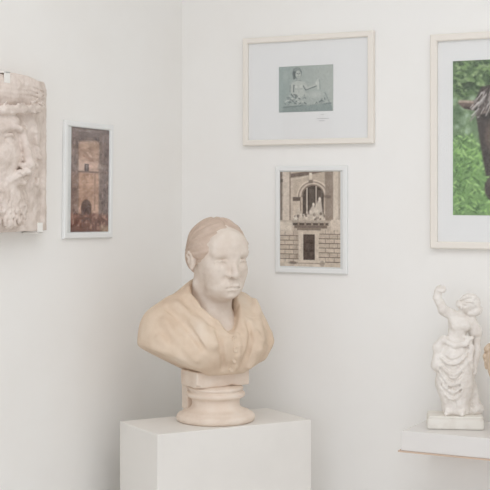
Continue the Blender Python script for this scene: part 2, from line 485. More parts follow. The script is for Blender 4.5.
# --- 2: white frame, sepia photo of a portal
def art_portal():
    c = Canvas(128, 190, 252, 389, (186, 172, 157))
    st, lt, dk, sh = (186, 172, 157), (206, 194, 180), (76, 66, 60), (140, 125, 113)
    c.rect(0, 0, 60, 205, (194, 181, 167)); c.rect(0, 0, 12, 205, (128, 116, 106), 4); c.rect(14, 0, 40, 205, (203, 191, 178), 4); c.rect(42, 0, 47, 205, sh, 4)
    c.rect(2, 30, 14, 42, (96, 86, 78), 4); c.rect(0, 70, 12, 74, sh)
    c.rect(190, 0, 222, 225, (142, 128, 116), 6); c.rect(222, 0, 252, 205, (200, 187, 172), 3); c.rect(244, 0, 252, 205, (170, 156, 142), 4)
    c.poly([(46, 8), (110, 0), (190, 0), (190, 6), (112, 16), (48, 30)], (112, 99, 90), 6)
    c.line(50, 34, 118, 20, 3, lt, 5, .7)
    c.ell(140, 102, 68, 68, (206, 193, 178), 3); c.ell(140, 102, 62, 62, (150, 135, 123), 3); c.ell(140, 102, 57, 57, (196, 182, 168), 3); c.ell(140, 102, 48, 50, (128, 114, 103), 3)
    c.rect(74, 104, 206, 200, st, 3); c.rect(190, 0, 222, 200, (146, 132, 120), 5)
    c.ell(141, 104, 43, 46, dk, 3); c.rect(98, 104, 184, 180, dk, 3)
    c.rect(112, 66, 118, 180, (186, 175, 162), 2); c.rect(150, 58, 156, 180, (176, 164, 152), 2)
    c.rect(124, 70, 146, 180, (96, 86, 78), 3, .7); c.rect(160, 76, 178, 180, (118, 107, 98), 4, .6)
    c.rect(124, 4, 136, 40, (212, 200, 186), 3); c.rect(122, 34, 140, 46, (120, 107, 97), 4, .8)
    c.rect(56, 104, 88, 120, (104, 92, 84), 4); c.rect(58, 122, 86, 200, (200, 186, 171), 3); c.line(88, 122, 88, 200, 2, sh, 3)
    c.rect(188, 96, 214, 108, (116, 103, 94), 5, .8)
    # stone figures over the door
    r = np.random.default_rng(11)
    c.poly([(165, 110), (172, 110), (186, 200), (120, 200)], (208, 197, 184), 6, .9)
    c.poly([(140, 135), (146, 135), (156, 200), (100, 200)], (202, 191, 178), 6, .9)
    c.poly([(78, 155), (84, 155), (112, 200), (58, 200)], (192, 180, 167), 6, .9)
    for i in range(60):
        x = r.uniform(58, 188); y = 200 - r.uniform(0, 1) * max(12, 48 - abs(x - 150) * .35)
        c.ell(x, y, r.uniform(2, 6), r.uniform(3, 8), ((222, 212, 200), (98, 86, 78), (182, 170, 157))[i % 3], 4, .75)
    c.ell(142, 134, 5, 7, (214, 203, 190), 3); c.ell(168, 112, 5, 8, (214, 203, 190), 3); c.ell(80, 154, 5, 6, (206, 195, 182), 3)
    # entablature, brackets
    c.rect(0, 200, 252, 246, (190, 177, 163), 3); c.rect(2, 206, 50, 240, (204, 192, 178), 4); c.rect(214, 196, 252, 242, (202, 189, 175), 4)
    c.rect(52, 200, 210, 210, (176, 163, 150), 3); c.rect(56, 210, 204, 220, dk, 4, .9); c.rect(62, 220, 198, 232, (122, 109, 99), 4)
    for x in (76, 104, 132, 160, 184): c.rect(x, 208, x + 8, 220, (150, 136, 124), 3)
    # rusticated blocks
    for i, y in enumerate(range(246, 372, 19)):
        c.rect(0, y, 80, y + 17, ((196, 183, 168), (188, 174, 159))[i % 2], 2); c.rect(162, y - 8, 252, y + 9, ((194, 180, 165), (185, 171, 156))[i % 2], 2)
        c.rect(0, y + 15.5, 80, y + 18.5, (104, 92, 83), 2); c.rect(162, y + 7.5, 252, y + 10.5, (100, 88, 80), 2)
        for x in ((22, 58), (40, 72))[i % 2]: c.rect(x, y, x + 2, y + 16, (132, 118, 107), 2)
        for x in ((190, 226), (206, 240))[i % 2]: c.rect(x, y - 8, x + 2, y + 8, (128, 114, 103), 2)
    c.rect(60, 236, 80, 372, (150, 136, 124), 8, .35)
    c.rect(78, 238, 166, 262, (196, 183, 168), 3); c.rect(74, 232, 172, 240, (116, 103, 94), 4, .8)
    c.rect(80, 248, 100, 364, (206, 194, 180), 2); c.rect(148, 248, 164, 364, (200, 187, 173), 2)
    c.rect(100, 257, 147, 362, (72, 61, 56), 2); c.rect(122, 262, 124, 362, (92, 80, 73), 2)
    for y in (262, 294, 328): c.rect(104, y, 119, y + 26, (82, 70, 64), 3); c.rect(127, y, 143, y + 26, (84, 72, 66), 3)
    c.rect(0, 372, 252, 389, (192, 179, 164), 4); c.rect(60, 362, 190, 389, (204, 192, 178), 4); c.rect(62, 374, 188, 377, (150, 136, 124), 3)
    c.ell(56, 374, 16, 6, (112, 99, 90), 5, .8); c.ell(178, 376, 10, 12, (150, 137, 125), 5, .8)
    c.noise(12, 5, 1); c.noise(4, 5, 2)
    return c
t2, iw, ih = picture('white frame with a sepia photo of a stone portal, hung under the wide cream frame', (-1.7835, WY - .001, 1.533), 0, .248, .336, .0165, .010, M_WHITEF)
bm_obj('mat_board', box_bm(-iw, iw, -.0043, -.0041, -ih, ih), M_WHITEF, t2)
print_obj(art_portal(), .210, .297, t2, -.0046, -.0045, .0015)

# --- 3: big frame at the right, photo of a shaggy bull sculpture in greenery
def art_bull():
    W, H = 328, 442
    c = Canvas(200, 270, W, H, (104, 130, 88))
    r = np.random.default_rng(21)
    c.rect(-9, -9, W + 9, 130, (72, 96, 62), 50); c.rect(-9, 120, W + 9, 230, (98, 124, 88), 60)
    c.rect(-9, 230, W + 9, H + 9, (104, 142, 80), 60)
    for i in range(520):                                   # overhanging leaves
        x, y = r.uniform(0, W), r.uniform(-5, 125)
        col = ((120, 150, 92), (52, 74, 46), (150, 172, 122), (84, 112, 68), (40, 58, 38))[i % 5]
        c.ell(x, y, r.uniform(5, 15), r.uniform(3, 6), col, 4, .7, r.uniform(-.9, .9))
    for i in range(140):                                   # blurred bright gaps
        x, y = r.uniform(0, W), r.uniform(110, 240)
        col = ((176, 196, 172), (70, 96, 64), (132, 158, 116), (86, 112, 76))[i % 4]
        c.ell(x, y, r.uniform(5, 13), r.uniform(5, 13), col, 9, .55)
    for i in range(900):                                   # leafy plants below
        x, y = r.uniform(0, W), r.uniform(215, H + 6)
        col = ((138, 182, 100), (80, 116, 62), (160, 198, 122), (108, 150, 80), (62, 94, 52))[i % 5]
        c.ell(x, y, r.uniform(5, 11), r.uniform(1.6, 3.6), col, 3, .75, r.choice([-1, 1]) * r.uniform(.3, 1.2))
    dk, md, lt = (52, 44, 42), (92, 80, 76), (168, 160, 156)
    m = 140
    for s in (-1, 1):                                      # ears/horns
        c.poly([(m + s * q[0], q[1]) for q in ((60, 112), (96, 116), (124, 112), (128, 118), (112, 134), (64, 146))][::s], (98, 80, 73), 4)
        c.line(m + s * 72, 119, m + s * 120, 116, 3.5, (168, 146, 134), 5); c.line(m + s * 66, 141, m + s * 104, 134, 4, (58, 46, 43), 5)
    c.poly([(m - 78, 120), (m - 58, 78), (m, 64), (m + 58, 78), (m + 78, 120), (m + 60, 240), (m + 44, 330), (m - 44, 330), (m - 60, 240)], dk, 6)
    c.ell(m, 365, 48, 44, (58, 49, 47), 6)
    c.poly([(m - 100, 330), (m - 60, 180), (m + 60, 180), (m + 100, 330), (m + 20, 300), (m - 20, 300)], dk, 9, .0)
    c.ell(m - 18, 372, 10, 7, (24, 20, 20), 4); c.ell(m + 18, 372, 10, 7, (24, 20, 20), 4); c.line(m - 30, 395, m + 30, 395, 3, (30, 25, 24), 4)
    c.ell(m, 352, 30, 12, (120, 106, 100), 12, .7)
    for s in (-1, 1):
        c.ell(m + s * 40, 160, 14, 8, (26, 22, 22), 5); c.line(m + s * 28, 146, m + s * 58, 150, 4, (132, 118, 112), 5)
        c.ell(m + s * 34, 215, 12, 34, (98, 80, 72), 14, .8); c.line(m + s * 20, 170, m + s * 18, 320, 4, (112, 98, 92), 10, .7)
    for i in range(170):                                   # shaggy forelock
        a = r.uniform(-1, 1)
        x0, y0 = m + a * 66, 76 + abs(a) * 22 + r.uniform(-8, 46)
        c.line(x0, y0, x0 + a * 22 + r.uniform(-6, 6), y0 + r.uniform(10, 34), r.uniform(1, 3.4), (lt, dk, (136, 128, 126), md, (196, 190, 186))[i % 5], 3, .8)
    c.a = c.a * .86 + np.array([158, 158, 150]) * .14
    c.noise(5, 6, 4)
    return c
RW, RH = .49, .636
rx0 = -1.385
t3, iw, ih = picture('large tall cream frame with a colour photo of a shaggy bull sculpture among green leaves', (rx0 + RW / 2, WY - .001, 1.451 + RH / 2), 0, RW, RH, .021, .021, M_CREAM)
bm_obj('mat_board', box_bm(-iw, iw, -.0085, -.0065, -ih, ih), M_MAT, t3)
print_obj(art_bull(), .346, .455, t3, -.0092, (-1.3175 + .173) - (rx0 + RW / 2), 1.778 - (1.451 + RH / 2))

# --- 4: narrow frame on the left wall, brown photo of a vaulted hall
def art_hall():
    W, H = 144, 402
    c = Canvas(92, 190, W, H, (150, 124, 110))
    r = np.random.default_rng(5)
    c.rect(-5, -5, W + 5, 50, (112, 98, 94), 14); c.rect(6, 8, 120, 16, (146, 132, 124), 8, .8)
    c.ell(70, 84, 44, 44, (176, 148, 130), 8); c.rect(28, 80, 104, 140, (176, 147, 130), 6)
    c.line(28, 50, 104, 42, 5, (96, 82, 80), 9, .8)
    c.rect(28, 128, 104, 172, (188, 160, 145), 5); c.rect(24, 136, 60, 168, (196, 172, 158), 10, .7)
    c.rect(30, 172, 122, 330, (180, 148, 129), 5); c.rect(88, 172, 92, 320, (150, 118, 102), 4)
    c.line(60, 96, 76, 112, 3, (206, 180, 164), 4); c.line(46, 110, 84, 128, 4, (162, 128, 112), 8)
    c.rect(50, 140, 66, 170, (84, 70, 68), 3); c.rect(55, 144, 61, 166, (120, 108, 106), 2)
    c.rect(-5, 20, 26, 400, (118, 101, 96), 6); c.rect(0, 172, 24, 330, (138, 112, 100), 5, .6)
    c.rect(106, 20, 150, 402, (128, 112, 106), 6); c.rect(124, 40, 150, 402, (112, 98, 95), 8, .8)
    c.rect(-5, 168, W + 5, 174, (112, 92, 86), 4, .8); c.rect(100, 140, 150, 158, (154, 138, 130), 6, .6)
    for i in range(110):
        s = i % 2
        x = r.uniform(0, 24) if s else r.uniform(106, 144)
        y = r.uniform(24, 395)
        c.ell(x, y, r.uniform(1.5, 4), r.uniform(4, 14), ((92, 77, 74), (158, 138, 128), (134, 112, 102))[i % 3], 4, .6)
    c.rect(-5, 335, W + 5, 410, (112, 78, 68), 16)
    c.ell(58, 306, 19, 28, (92, 72, 66), 5); c.rect(39, 306, 77, 370, (92, 70, 64), 5); c.ell(58, 330, 9, 22, (70, 54, 52), 5)
    for i in range(100):
        x, y = r.uniform(2, 142), r.uniform(335, 398)
        c.ell(x, y, r.uniform(2, 6), r.uniform(3, 10), ((84, 54, 48), (150, 108, 94), (176, 142, 126), (112, 72, 60))[i % 4], 4, .65)
    c.rect(112, 380, 150, 410, (160, 140, 116), 12, .7); c.rect(-5, 392, 70, 410, (92, 64, 58), 6, .6)
    c.noise(24, 9, 8); c.noise(10, 8, 9); c.noise(4, 6, 3)
    c.a = c.a * .93 + np.array([196, 176, 166]) * .07
    return c
t4, iw, ih = picture('narrow white frame with a brown photo of a vaulted hall, hung beside the face relief', (WX + .001, 3.2385, 1.6525), rad(90), .248, .339, .0165, .010, M_WHITEF, tilt=rad(1.0))
bm_obj('mat_board', box_bm(-iw, iw, -.0043, -.0041, -ih, ih), M_WHITEF, t4)
print_obj(art_hall(), .193, .305, t4, -.0046, .0085, .0022)

# ------------------------------------------------------------------ pedestal
PC = Vector((-1.917, 3.409, 0)); PH = 0.95; PW = .502; PD = .252; PROT = rad(57.8)
ped = tag(bm_obj('pedestal', box_bm(-PW / 2, PW / 2, -PD / 2, PD / 2, 0, PH, .0025, 2), M_PED),
          'tall white box pedestal standing in the corner under the portrait bust', 'pedestal')
ped.location = PC; ped.rotation_euler = (0, 0, PROT)

# ------------------------------------------------------------------ portrait bust
bust = thing('portrait_bust', 'large cream plaster bust of an older woman in a buttoned jacket, on the pedestal', 'bust', (PC.x, PC.y, PH), PROT)

# jacket / torso
J = Field((-.27, -.15, .10), (.27, .20, .47), .0028)
J.ell((0, .047, .222), (.225, .096, .142))
J.ell((0, -.005, .225), (.150, .100, .120), .05)
J.cone((-.10, .052, .316), (0, .052, .345), .052, .072, .04)
J.cone((.10, .052, .316), (0, .052, .345), .052, .072, .04)
for s in (-1, 1):
    J.cone((s * .155, .045, .270), (s * .180, .02, .215), .060, .055, .05)
    J.ell((s * .062, -.068, .225), (.058, .045, .05), .05)
# opening for the neck
J.cone((0, .008, .332), (0, .0, .48), .062, .090, .016, 'sub')
J.cone((0, -.025, .335), (0, -.135, .258), .060, .012, .012, 'sub')
# lapels and the front edge of the jacket
for s in (-1, 1):
    J.chain([(s * .078, .055, .352), (s * .077, .010, .338), (s * .068, -.035, .318), (s * .044, -.076, .292), (s * .006, -.096, .254)][0 if s < 0 else 2:], [.007, .007, .007, .007, .006][0 if s < 0 else 2:], .012)
yf = lambda x, z: float(J.front_y(x, z))
pts = [(.012, yf(.012, z) + .002, z) for z in (.258, .23, .20, .17, .145)]
J.chain(pts, .006, .010)
# sleeve and shoulder folds
def fold(pts, r, k, mode='add', off=.0):
    J.chain([(x, yf(x, z) + off, z) for x, z in pts], r, k, mode)
fold([(-.155, .335), (-.118, .28), (-.098, .225)], .006, .014, 'sub')
fold([(-.128, .345), (-.090, .285), (-.070, .235)], .008, .02)
fold([(-.175, .30), (-.150, .245), (-.110, .195)], .008, .02)
fold([(-.10, .36), (-.06, .30), (-.03, .265)], .006, .014, 'sub')
fold([(-.20, .255), (-.16, .215), (-.10, .165)], .007, .02)
fold([(.14, .345), (.105, .285), (.09, .24)], .008, .02)
fold([(.185, .28), (.16, .23), (.12, .18)], .007, .02)
fold([(.06, .29), (.05, .24), (.035, .17)], .005, .014, 'sub')
fold([(-.05, .27), (-.045, .22), (-.025, .165)], .005, .014, 'sub')
fold([(.075, .26), (.08, .215), (.06, .165)], .006, .016)
J.wobble(.0011, .045, 3)
# sawn-off arms and the curved underside of the bust
J.cut(lambda x, y, z: np.maximum(-x - .224 + np.maximum(z - .25, 0) * .1, x - .178 + np.maximum(z - .25, 0) * .25), .028)
J.cut(lambda x, y, z: (.141 + np.maximum(np.abs(x) - .055, 0) * .50 - z) * .9, .010)
J.cut(lambda x, y, z: y - .125, .02)
jk = J.obj('jacket', M_JACKET, bust)
for i, z in enumerate((.248, .218, .188, .160)):
    x = .002
    y = float(J.front_y(x, z))
    v, f = lathe([(0.0001, -.004), (.0085, -.004), (.0085, .0015), (.007, .0035), (.0055, .0025), (.0001, .0025)], 20)
    b = mesh_obj('button', v, f, M_JACKET, jk, True)
    b.location = (x, y, z); b.rotation_euler = (rad(90), 0, 0)

# head with neck and the bit of chest in the jacket opening
HP = Vector((.007, -.001, .481)); HR = Euler((rad(7), 0, rad(0)))
Hd = Field((-.115, -.145, -.275), (.115, .135, .125), .0019)
Hd.ell((0, .008, .025), (.079, .098, .080))
Hd.ell((0, -.032, -.040), (.0600, .056, .070), .03)
Hd.ell((0, -.054, -.084), (.040, .038, .027), .025)
Hd.ell((0, -.080, -.096), (.021, .016, .016), .02)
for s in (-1, 1):
    Hd.ell((s * .036, -.058, -.036), (.028, .028, .028), .025)
    Hd.ell((s * .027, -.056, -.076), (.022, .026, .022), .025)
    Hd.cone((s * .010, -.087, .019), (s * .046, -.074, .018), .010, .009, .016)
Hd.ell((0, -.030, -.104), (.040, .038, .020), .02)
Hd.ell((0, -.070, .045), (.050, .024, .034), .03)
Hd.cone((0, .015, -.05), (0, .050, -.205), .057, .066, .03)
Hd.ell((0, .012, -.195), (.062, .060, .055), .03)
Hd.ell((0, -.016, -.212), (.058, .066, .055), .03)
Hd.ell((0, -.048, -.222), (.030, .040, .040), .03)
# eyes
EZ = -.005
for s in (-1, 1):
    Hd.ell((s * .034, -.097, EZ + .001), (.021, .016, .012), .010, 'sub')
    Hd.ell((s * .034, -.0740, EZ - .001), (.0160, .0150, .0128), .002)
    Hd.chain([(s * .0165, -.0835, EZ - .0015), (s * .025, -.0900, EZ + .0060), (s * .036, -.0895, EZ + .0065), (s * .0515, -.0760, EZ - .001)], [.0024, .0034, .0034, .0026], .003)
    Hd.chain([(s * .0165, -.0835, EZ - .0025), (s * .026, -.0875, EZ - .0088), (s * .037, -.0860, EZ - .0088), (s * .0510, -.0755, EZ - .002)], [.0018, .0026, .0026, .002], .003)
    Hd.chain([(s * .020, -.0870, EZ - .0155), (s * .035, -.0845, EZ - .0180), (s * .047, -.0750, EZ - .012)], .004, .012)
# nose
Hd.cone((0, -.086, .012), (0, -.110, -.032), .0085, .0105, .012)
Hd.ell((0, -.109, -.036), (.0130, .0105, .0105), .006)
for s in (-1, 1):
    Hd.ell((s * .0145, -.0970, -.0385), (.0085, .0105, .0080), .006)
    Hd.ell((s * .0065, -.106, -.0455), (.0036, .0055, .003), .003, 'sub')
    Hd.cone((s * .011, -.083, .002), (s * .020, -.085, -.034), .010, .011, .014)
    Hd.chain([(s * .024, -.0970, -.046), (s * .031, -.0890, -.066)], .0016, .010, 'sub')
# mouth
Hd.ell((0, -.086, -.072), (.030, .016, .020), .016)
Hd.chain([(-.030, -.0830, -.0775), (-.012, -.0995, -.0695), (0, -.1005, -.0710), (.012, -.0995, -.0695), (.030, -.0830, -.0775)], [.0035, .0052, .005, .0052, .0035], .006)
Hd.chain([(-.025, -.0860, -.0800), (0, -.0990, -.0825), (.025, -.0860, -.0800)], [.0035, .0065, .0035], .006)
Hd.chain([(-.031, -.0880, -.0790), (-.012, -.1040, -.0755), (0, -.1055, -.0762), (.012, -.1040, -.0755), (.031, -.0880, -.0790)], [.001, .0024, .0022, .0024, .001], .004, 'sub')
Hd.ell((0, -.104, -.0915), (.016, .007, .005), .010, 'sub')
Hd.ell((0, -.1045, -.056), (.003, .004, .008), .006, 'sub')
# ears
for s in (-1, 1):
    Hd.ell((s * .0795, .010, -.014), (.009, .017, .025), .008)
    Hd.chain([(s * .086, -.002, -.010), (s * .0885, .002, .006), (s * .0885, .015, .011), (s * .088, .024, .000), (s * .085, .018, -.018), (s * .082, .006, -.034)], [.003, .0035, .0035, .0035, .003, .005], .005)
    Hd.ell((s * .092, .009, -.008), (.007, .008, .011), .004, 'sub')
# neck tendons and collar-bone hollow
for s in (-1, 1):
    Hd.cone((s * .052, .020, -.085), (s * .014, -.045, -.195), .010, .008, .018)
Hd.wobble(.0005, .03, 5)
hd = Hd.obj('head', M_SKIN, bust)
hd.location = HP; hd.rotation_euler = HR

# hair: centre-parted, drawn back over the ears
Hr = Field((-.115, -.12, -.10), (.115, .175, .14), .0019)
Hr.ell((0, .013, .029), (.0835, .0985, .0835))
Hr.ell((0, .070, -.015), (.066, .048, .055), .03)
Hr.ell((0, .118, -.012), (.034, .026, .030), .012)
for s in (-1, 1):
    Hr.ell((s * .070, -.006, .022), (.016, .034, .026), .02)
sl, x, y, z = Hr.all()
ang = np.arctan2(z + .015, .115 - y)
rr = np.sqrt((z + .015) ** 2 + (.115 - y) ** 2)
strand = np.sin(ang * 34 + np.sin(rr * 60) * .9 + np.abs(x) * 55) * .6 + np.sin(ang * 71 + np.abs(x) * 40) * .4
Hr.f += (strand * .0022 * np.clip((rr - .02) / .05, 0, 1)).astype(np.float32)
Hr.f += (.0035 * np.exp(-(x / .005) ** 2) * (z > .06) * (y < .05)).astype(np.float32)       # the parting
Hr.cut(lambda x, y, z: -((y + .090) * .74 + (z - .055) * .67 - np.abs(x) * .04 + .0008 * np.sin(z * 160)), .005)
Hr.ell((.0, -.062, -.078), (.13, .085, .075), .008, 'sub')
for s in (-1, 1):
    Hr.ell((s * .092, .010, -.024), (.024, .019, .022), .006, 'sub')
for s in (-1, 1):      # waves combed over the top of the ears
    for q in range(4):
        Hr.chain([(s * (.062 + .004 * q), -.040 + .012 * q, .040 - .004 * q), (s * (.078 + .002 * q), -.022 + .014 * q, .012 - .002 * q), (s * .077, .010 + .012 * q, .006), (s * .064, .040 + .008 * q, .004)], [.004, .006, .006, .003], .006)
hr = Hr.obj('hair', M_HAIR, bust)
hr.location = HP; hr.rotation_euler = HR

# block under the bust and turned socle
blk = Field((-.11, -.075, .095), (.11, .085, .165), .0025)
def rbox(c, hs, r):
    c = np.array(c); hs = np.array(hs)
    def fn(x, y, z):
        qx, qy, qz = np.abs(x - c[0]) - hs[0] + r, np.abs(y - c[1]) - hs[1] + r, np.abs(z - c[2]) - hs[2] + r
        return np.sqrt(np.maximum(qx, 0) ** 2 + np.maximum(qy, 0) ** 2 + np.maximum(qz, 0) ** 2) + np.minimum(np.maximum(qx, np.maximum(qy, qz)), 0) - r
    return fn, c - hs, c + hs
fn, lo, hi = rbox((0, .004, .1275), (.087, .052, .0235), .004)
blk.op(fn, lo, hi, 0, 'add')
blk.wobble(.0010, .05, 9)
for (cx, cy, cz) in ((-.084, -.046, .105), (.085, -.03, .107), (.03, -.05, .104)):
    blk.ell((cx, cy, cz), (.010, .008, .006), .006, 'sub')
blk.obj('plinth_block', M_SOCLE, bust)
prof = [(.0001, 0), (.108, 0), (.1135, .004), (.1155, .010), (.1145, .017), (.110, .0225), (.104, .0245), (.101, .026), (.0985, .030), (.090, .0325), (.080, .036),
        (.0735, .041), (.0705, .047), (.0695, .055), (.0705, .062), (.0725, .0665), (.0765, .0685), (.0805, .070), (.0845, .073), (.0862, .0775), (.0850, .0825), (.0805, .0858), (.077, .0868),
        (.0762, .0895), (.0790, .0915), (.0812, .0950), (.0795, .0990), (.075, .1010), (.070, .1040), (.0001, .1050)]
v, f = lathe(prof, 128)
v = [(x * (1 + .006 * math.sin(3 * math.atan2(y, x) + 1)), y * (1 + .006 * math.sin(2 * math.atan2(y, x))), z) for x, y, z in v]
mesh_obj('socle', v, f, M_SOCLE, bust, True)
bm_obj('rear_support', box_bm(-.066, -.034, .055, .092, .028, .112, .004), M_SOCLE, bust)

# ------------------------------------------------------------------ wall shelf
SX0, SX1, SY0, SZ1, SZ0 = -1.384, -.52, 3.523, .9465, .8905
shelf = thing('wall_shelf', 'thick white floating shelf with a tan lower edge on the right-hand wall', 'shelf', ((SX0 + SX1) / 2, WY, SZ0))
w2 = (SX1 - SX0) / 2
bm_obj('shelf_board', box_bm(-w2, w2, SY0 - WY, -.0005, .0, SZ1 - SZ0, .002), M_SHELF, shelf)
bm_obj('lower_edge', box_bm(-w2 - .008, w2 + .008, SY0 - WY - .002, -.0005, -.0045, 0.0), M_SHELFEDGE, shelf)

# ------------------------------------------------------------------ dancing figurine
FS = .002865
fig = thing('figurine', 'small white plaster figurine of a draped woman raising one arm, on the shelf', 'figurine', (-1.2705, 3.656, SZ1), rad(21.8))
bb = bmesh.new()
def trap(bm, w0, d0, z0, w1, d1, z1):
    vs = [bm.verts.new((sx * w / 2, sy * d / 2, z)) for (w, d, z) in ((w0, d0, z0), (w1, d1, z1)) for sx, sy in ((-1, -1), (1, -1), (1, 1), (-1, 1))]
    bm.faces.new(vs[:4][::-1]); bm.faces.new(vs[4:])
    for i in range(4):
        j = (i + 1) % 4
        bm.faces.new((vs[i], vs[j], vs[4 + j], vs[4 + i]))
    return vs
trap(bb, .159, .112, .0006, .157, .110, .033)
bmesh.ops.bevel(bb, geom=list(bb.edges), offset=.003, segments=2, affect='EDGES')
b2 = bmesh.new(); trap(b2, .155, .108, .0322, .150, .102, .0368)
bmesh.ops.bevel(b2, geom=list(b2.edges), offset=.0015, segments=2, affect='EDGES')
me = bpy.data.meshes.new('tmp'); b2.to_mesh(me); b2.free(); bb.from_mesh(me); bpy.data.meshes.remove(me)
bm_obj('base', bb, M_FIGBASE, fig)

G = Field((-30, -27, 2), (32, 20, 138), .55, 30.)
# skirt and legs
G.cone((-4, 0, 60), (-3, 0, 34), 15.5, 16.5)
G.cone((-3, 0, 34), (0, 1, 3), 16.5, 12.5, 8)
G.cone((4, -4, 60), (6, -9, 32), 10, 7.5, 5)
G.cone((6, -9, 32), (3, -9, 7), 7.5, 5.0, 4)
G.cone((-10, -5, 40), (-9, -6, 8), 8, 5.5, 5)
G.ell((-2, 0, 66), (14, 11, 13), 6)
G.ell((17, 1, 9), (8, 7, 6), 4); G.ell((22, 0, 7), (5, 5, 4), 3)
G.cone((11, 3, 44), (18, 2, 8), 6, 6.5, 5)
# trunk
G.cone((-1, 0, 76), (2, 0, 92), 9.0, 9.5, 6)
G.ell((3, -1, 95), (12, 8, 8), 4)
G.ell((-2.5, -7, 92), (4.8, 4, 4.6), 2.5); G.ell((7.5, -7, 91), (4.8, 4, 4.6), 2.5)
G.cone((4, 0, 100), (6, -1, 108), 4.2, 3.8, 2)
# head, turned down to the side, thick hair gathered behind
G.ell((8.5, -2.5, 112), (6.5, 7, 8), 2)
G.ell((13.3, 1, 113.5), (10.2, 10.5, 10.2), 2.5)
G.chain([(13, -4, 104.5), (19, -3, 105.5), (23, 0, 107.5)], [4.0, 4.4, 3.0], 2)
G.ell((1.6, -3, 113), (3.2, 4, 4.2), 1.5)
G.chain([(3, -7, 118), (9, -8, 121), (16, -7, 120), (21, -4, 114)], [1.6, 2, 2, 1.8], 1.5)
G.chain([(8, -9.5, 116), (14, -9.6, 116), (20, -6, 110)], [1.0, 1.4, 1.4], 1.2)
G.ell((3.2, -7.5, 109.5), (1.3, 1.8, 1.8), 1.2)
G.ell((6, -9.2, 111.5), (1.4, 1.2, .9), 1.0, 'sub')
# raised arm
G.cone((-5, 0, 102), (-14.0, -2, 106.5), 5.8, 5.2, 3)
G.cone((-14.0, -2, 106.5), (-20.0, -3, 119), 5.0, 4.2, 1.5)
G.cone((-20.0, -3, 119), (-19.5, -3, 125.5), 4.2, 3.6, 1)
G.ell((-17.0, -3, 128.0), (4.6, 3.8, 3.8), 1.2)
for j, yy in enumerate((-5.8, -4.0, -2.2, -.5)):
    G.chain([(-17.7, yy, 130.2), (-13.8, yy, 130.0 - .3 * j), (-12.2, yy, 127.2), (-14.0, yy, 125.0)], [1.5, 1.4, 1.3, 1.1], .35)
G.chain([(-18.7, -6.2, 126.0), (-15.8, -6.8, 125.5), (-14.0, -6.4, 126.5)], [1.5, 1.3, 1.1], .5)
# lowered arm with puffed sleeve
G.cone((13, 0, 96), (18, -1, 86), 6.0, 6.8, 3)
G.ell((18.6, -1, 83), (6.4, 6, 5), 2)
G.cone((19.0, -2, 80), (19.4, -3, 66), 4.2, 3.9, 1)
G.cone((19.4, -3, 66), (17.0, -5, 52), 3.9, 3.0, 1)
G.ell((16.3, -5.4, 48.5), (2.8, 2.6, 3.4), 1)
for j, (dx, dy) in enumerate(((-1.6, -1.6), (0, -2.2), (1.5, -1.6), (2.2, 0))):
    G.chain([(16.3 + dx * .8, -5.4 + dy * .8, 47.5), (15.6 + dx, -5.6 + dy, 43.6), (14.8 + dx * .8, -4.8 + dy * .8, 41.5 + j * .3)], [1.1, 1.0, .85], .3)
G.chain([(14.0, -6.4, 49.5), (12.6, -7.0, 46.5), (12.8, -6.8, 44.5)], [1.1, 1.0, .85], .4)
# bunched cloth round the hips
G.chain([(-14, -6, 78), (-19, -3, 70), (-20, -4, 60), (-21, -3, 52)], [4.2, 5, 4.6, 5.6], 2.5)
G.ell((-20.5, -4, 52), (4.6, 6, 7), 2)
G.chain([(-14, -8, 77), (-4, -12, 72), (6, -12, 74), (13, -8, 79)], [2.4, 2.6, 2.6, 2.4], 2.0)
G.chain([(8, -9, 80), (13, -9, 70), (12, -11, 58), (14, -8, 48)], [2.2, 2.6, 2.2, 2.0], 2)
G.ell((-5, -13.5, 60), (6.5, 3.5, 6), 3)
# swags of cloth across the front
for q, (zl, zr, sag, r) in enumerate(((64, 72, 13, 1.6), (58, 68, 18, 1.9), (52, 63, 22, 1.8), (45, 58, 24, 1.7), (38, 52, 24, 1.5))):
    pts = []
    for t in np.linspace(0, 1, 11):
        xx = -20 + 33 * t
        zz = zl + (zr - zl) * t - sag * 4 * t * (1 - t) * (1 - .25 * (t - .5))
        rr_ = 16.8 + .5 * q * 0
        yy = -math.sqrt(max(rr_ ** 2 - (xx + 3.5) ** 2, 4)) + .2
        if zz < 40: yy -= 0
        pts.append((xx, yy, zz))
    G.chain(pts, r * .85, 1.2)
    G.chain([(px, py - .3, pz + 3.6) for px, py, pz in pts[1:-3]], 1.0, 1.6, 'sub')
for (x0, x1, z0) in ((-15, -11, 36), (-11.5, -7.5, 33), (-7, -4, 30), (-2, -1, 28), (2, 1, 27), (10, 8, 40), (13, 12, 46)):
    y0 = -math.sqrt(max(16.5 ** 2 - (x0 + 3) ** 2, 4)); y1 = -math.sqrt(max(13 ** 2 - x1 ** 2, 4)) + .3
    G.cone((x0, y0, z0), (x1, y1, 5), 1.4, 1.5, 1.6)
for i in range(9):
    a = rng.uniform(0, 6.28)
    G.chain([(13 + rng.uniform(-2, 10), -5 + rng.uniform(-2, 3), rng.uniform(6, 14)), (16 + rng.uniform(-3, 8), -6 + rng.uniform(-1, 3), rng.uniform(4, 10))], 1.2, 1.2)
# feet
G.chain([(3, -9, 8), (2.5, -13.5, 6.2), (2, -17.5, 5.0)], [3.6, 3.0, 2.2], 2)
G.chain([(-9, -7, 8), (-11, -11, 6), (-13, -14.5, 5.0)], [3.4, 2.8, 2.1], 2)
G.wobble(.25, 9, 4)
G.wobble(.10, 3.2, 8)
G.cut(lambda x, y, z: 2.6 - z, .3)
fg = G.obj('figure', M_FIG, fig, FS)
fg.location = (.006, .004, .0285)
fg.rotation_euler = (0, 0, rad(28.1 - 21.8))

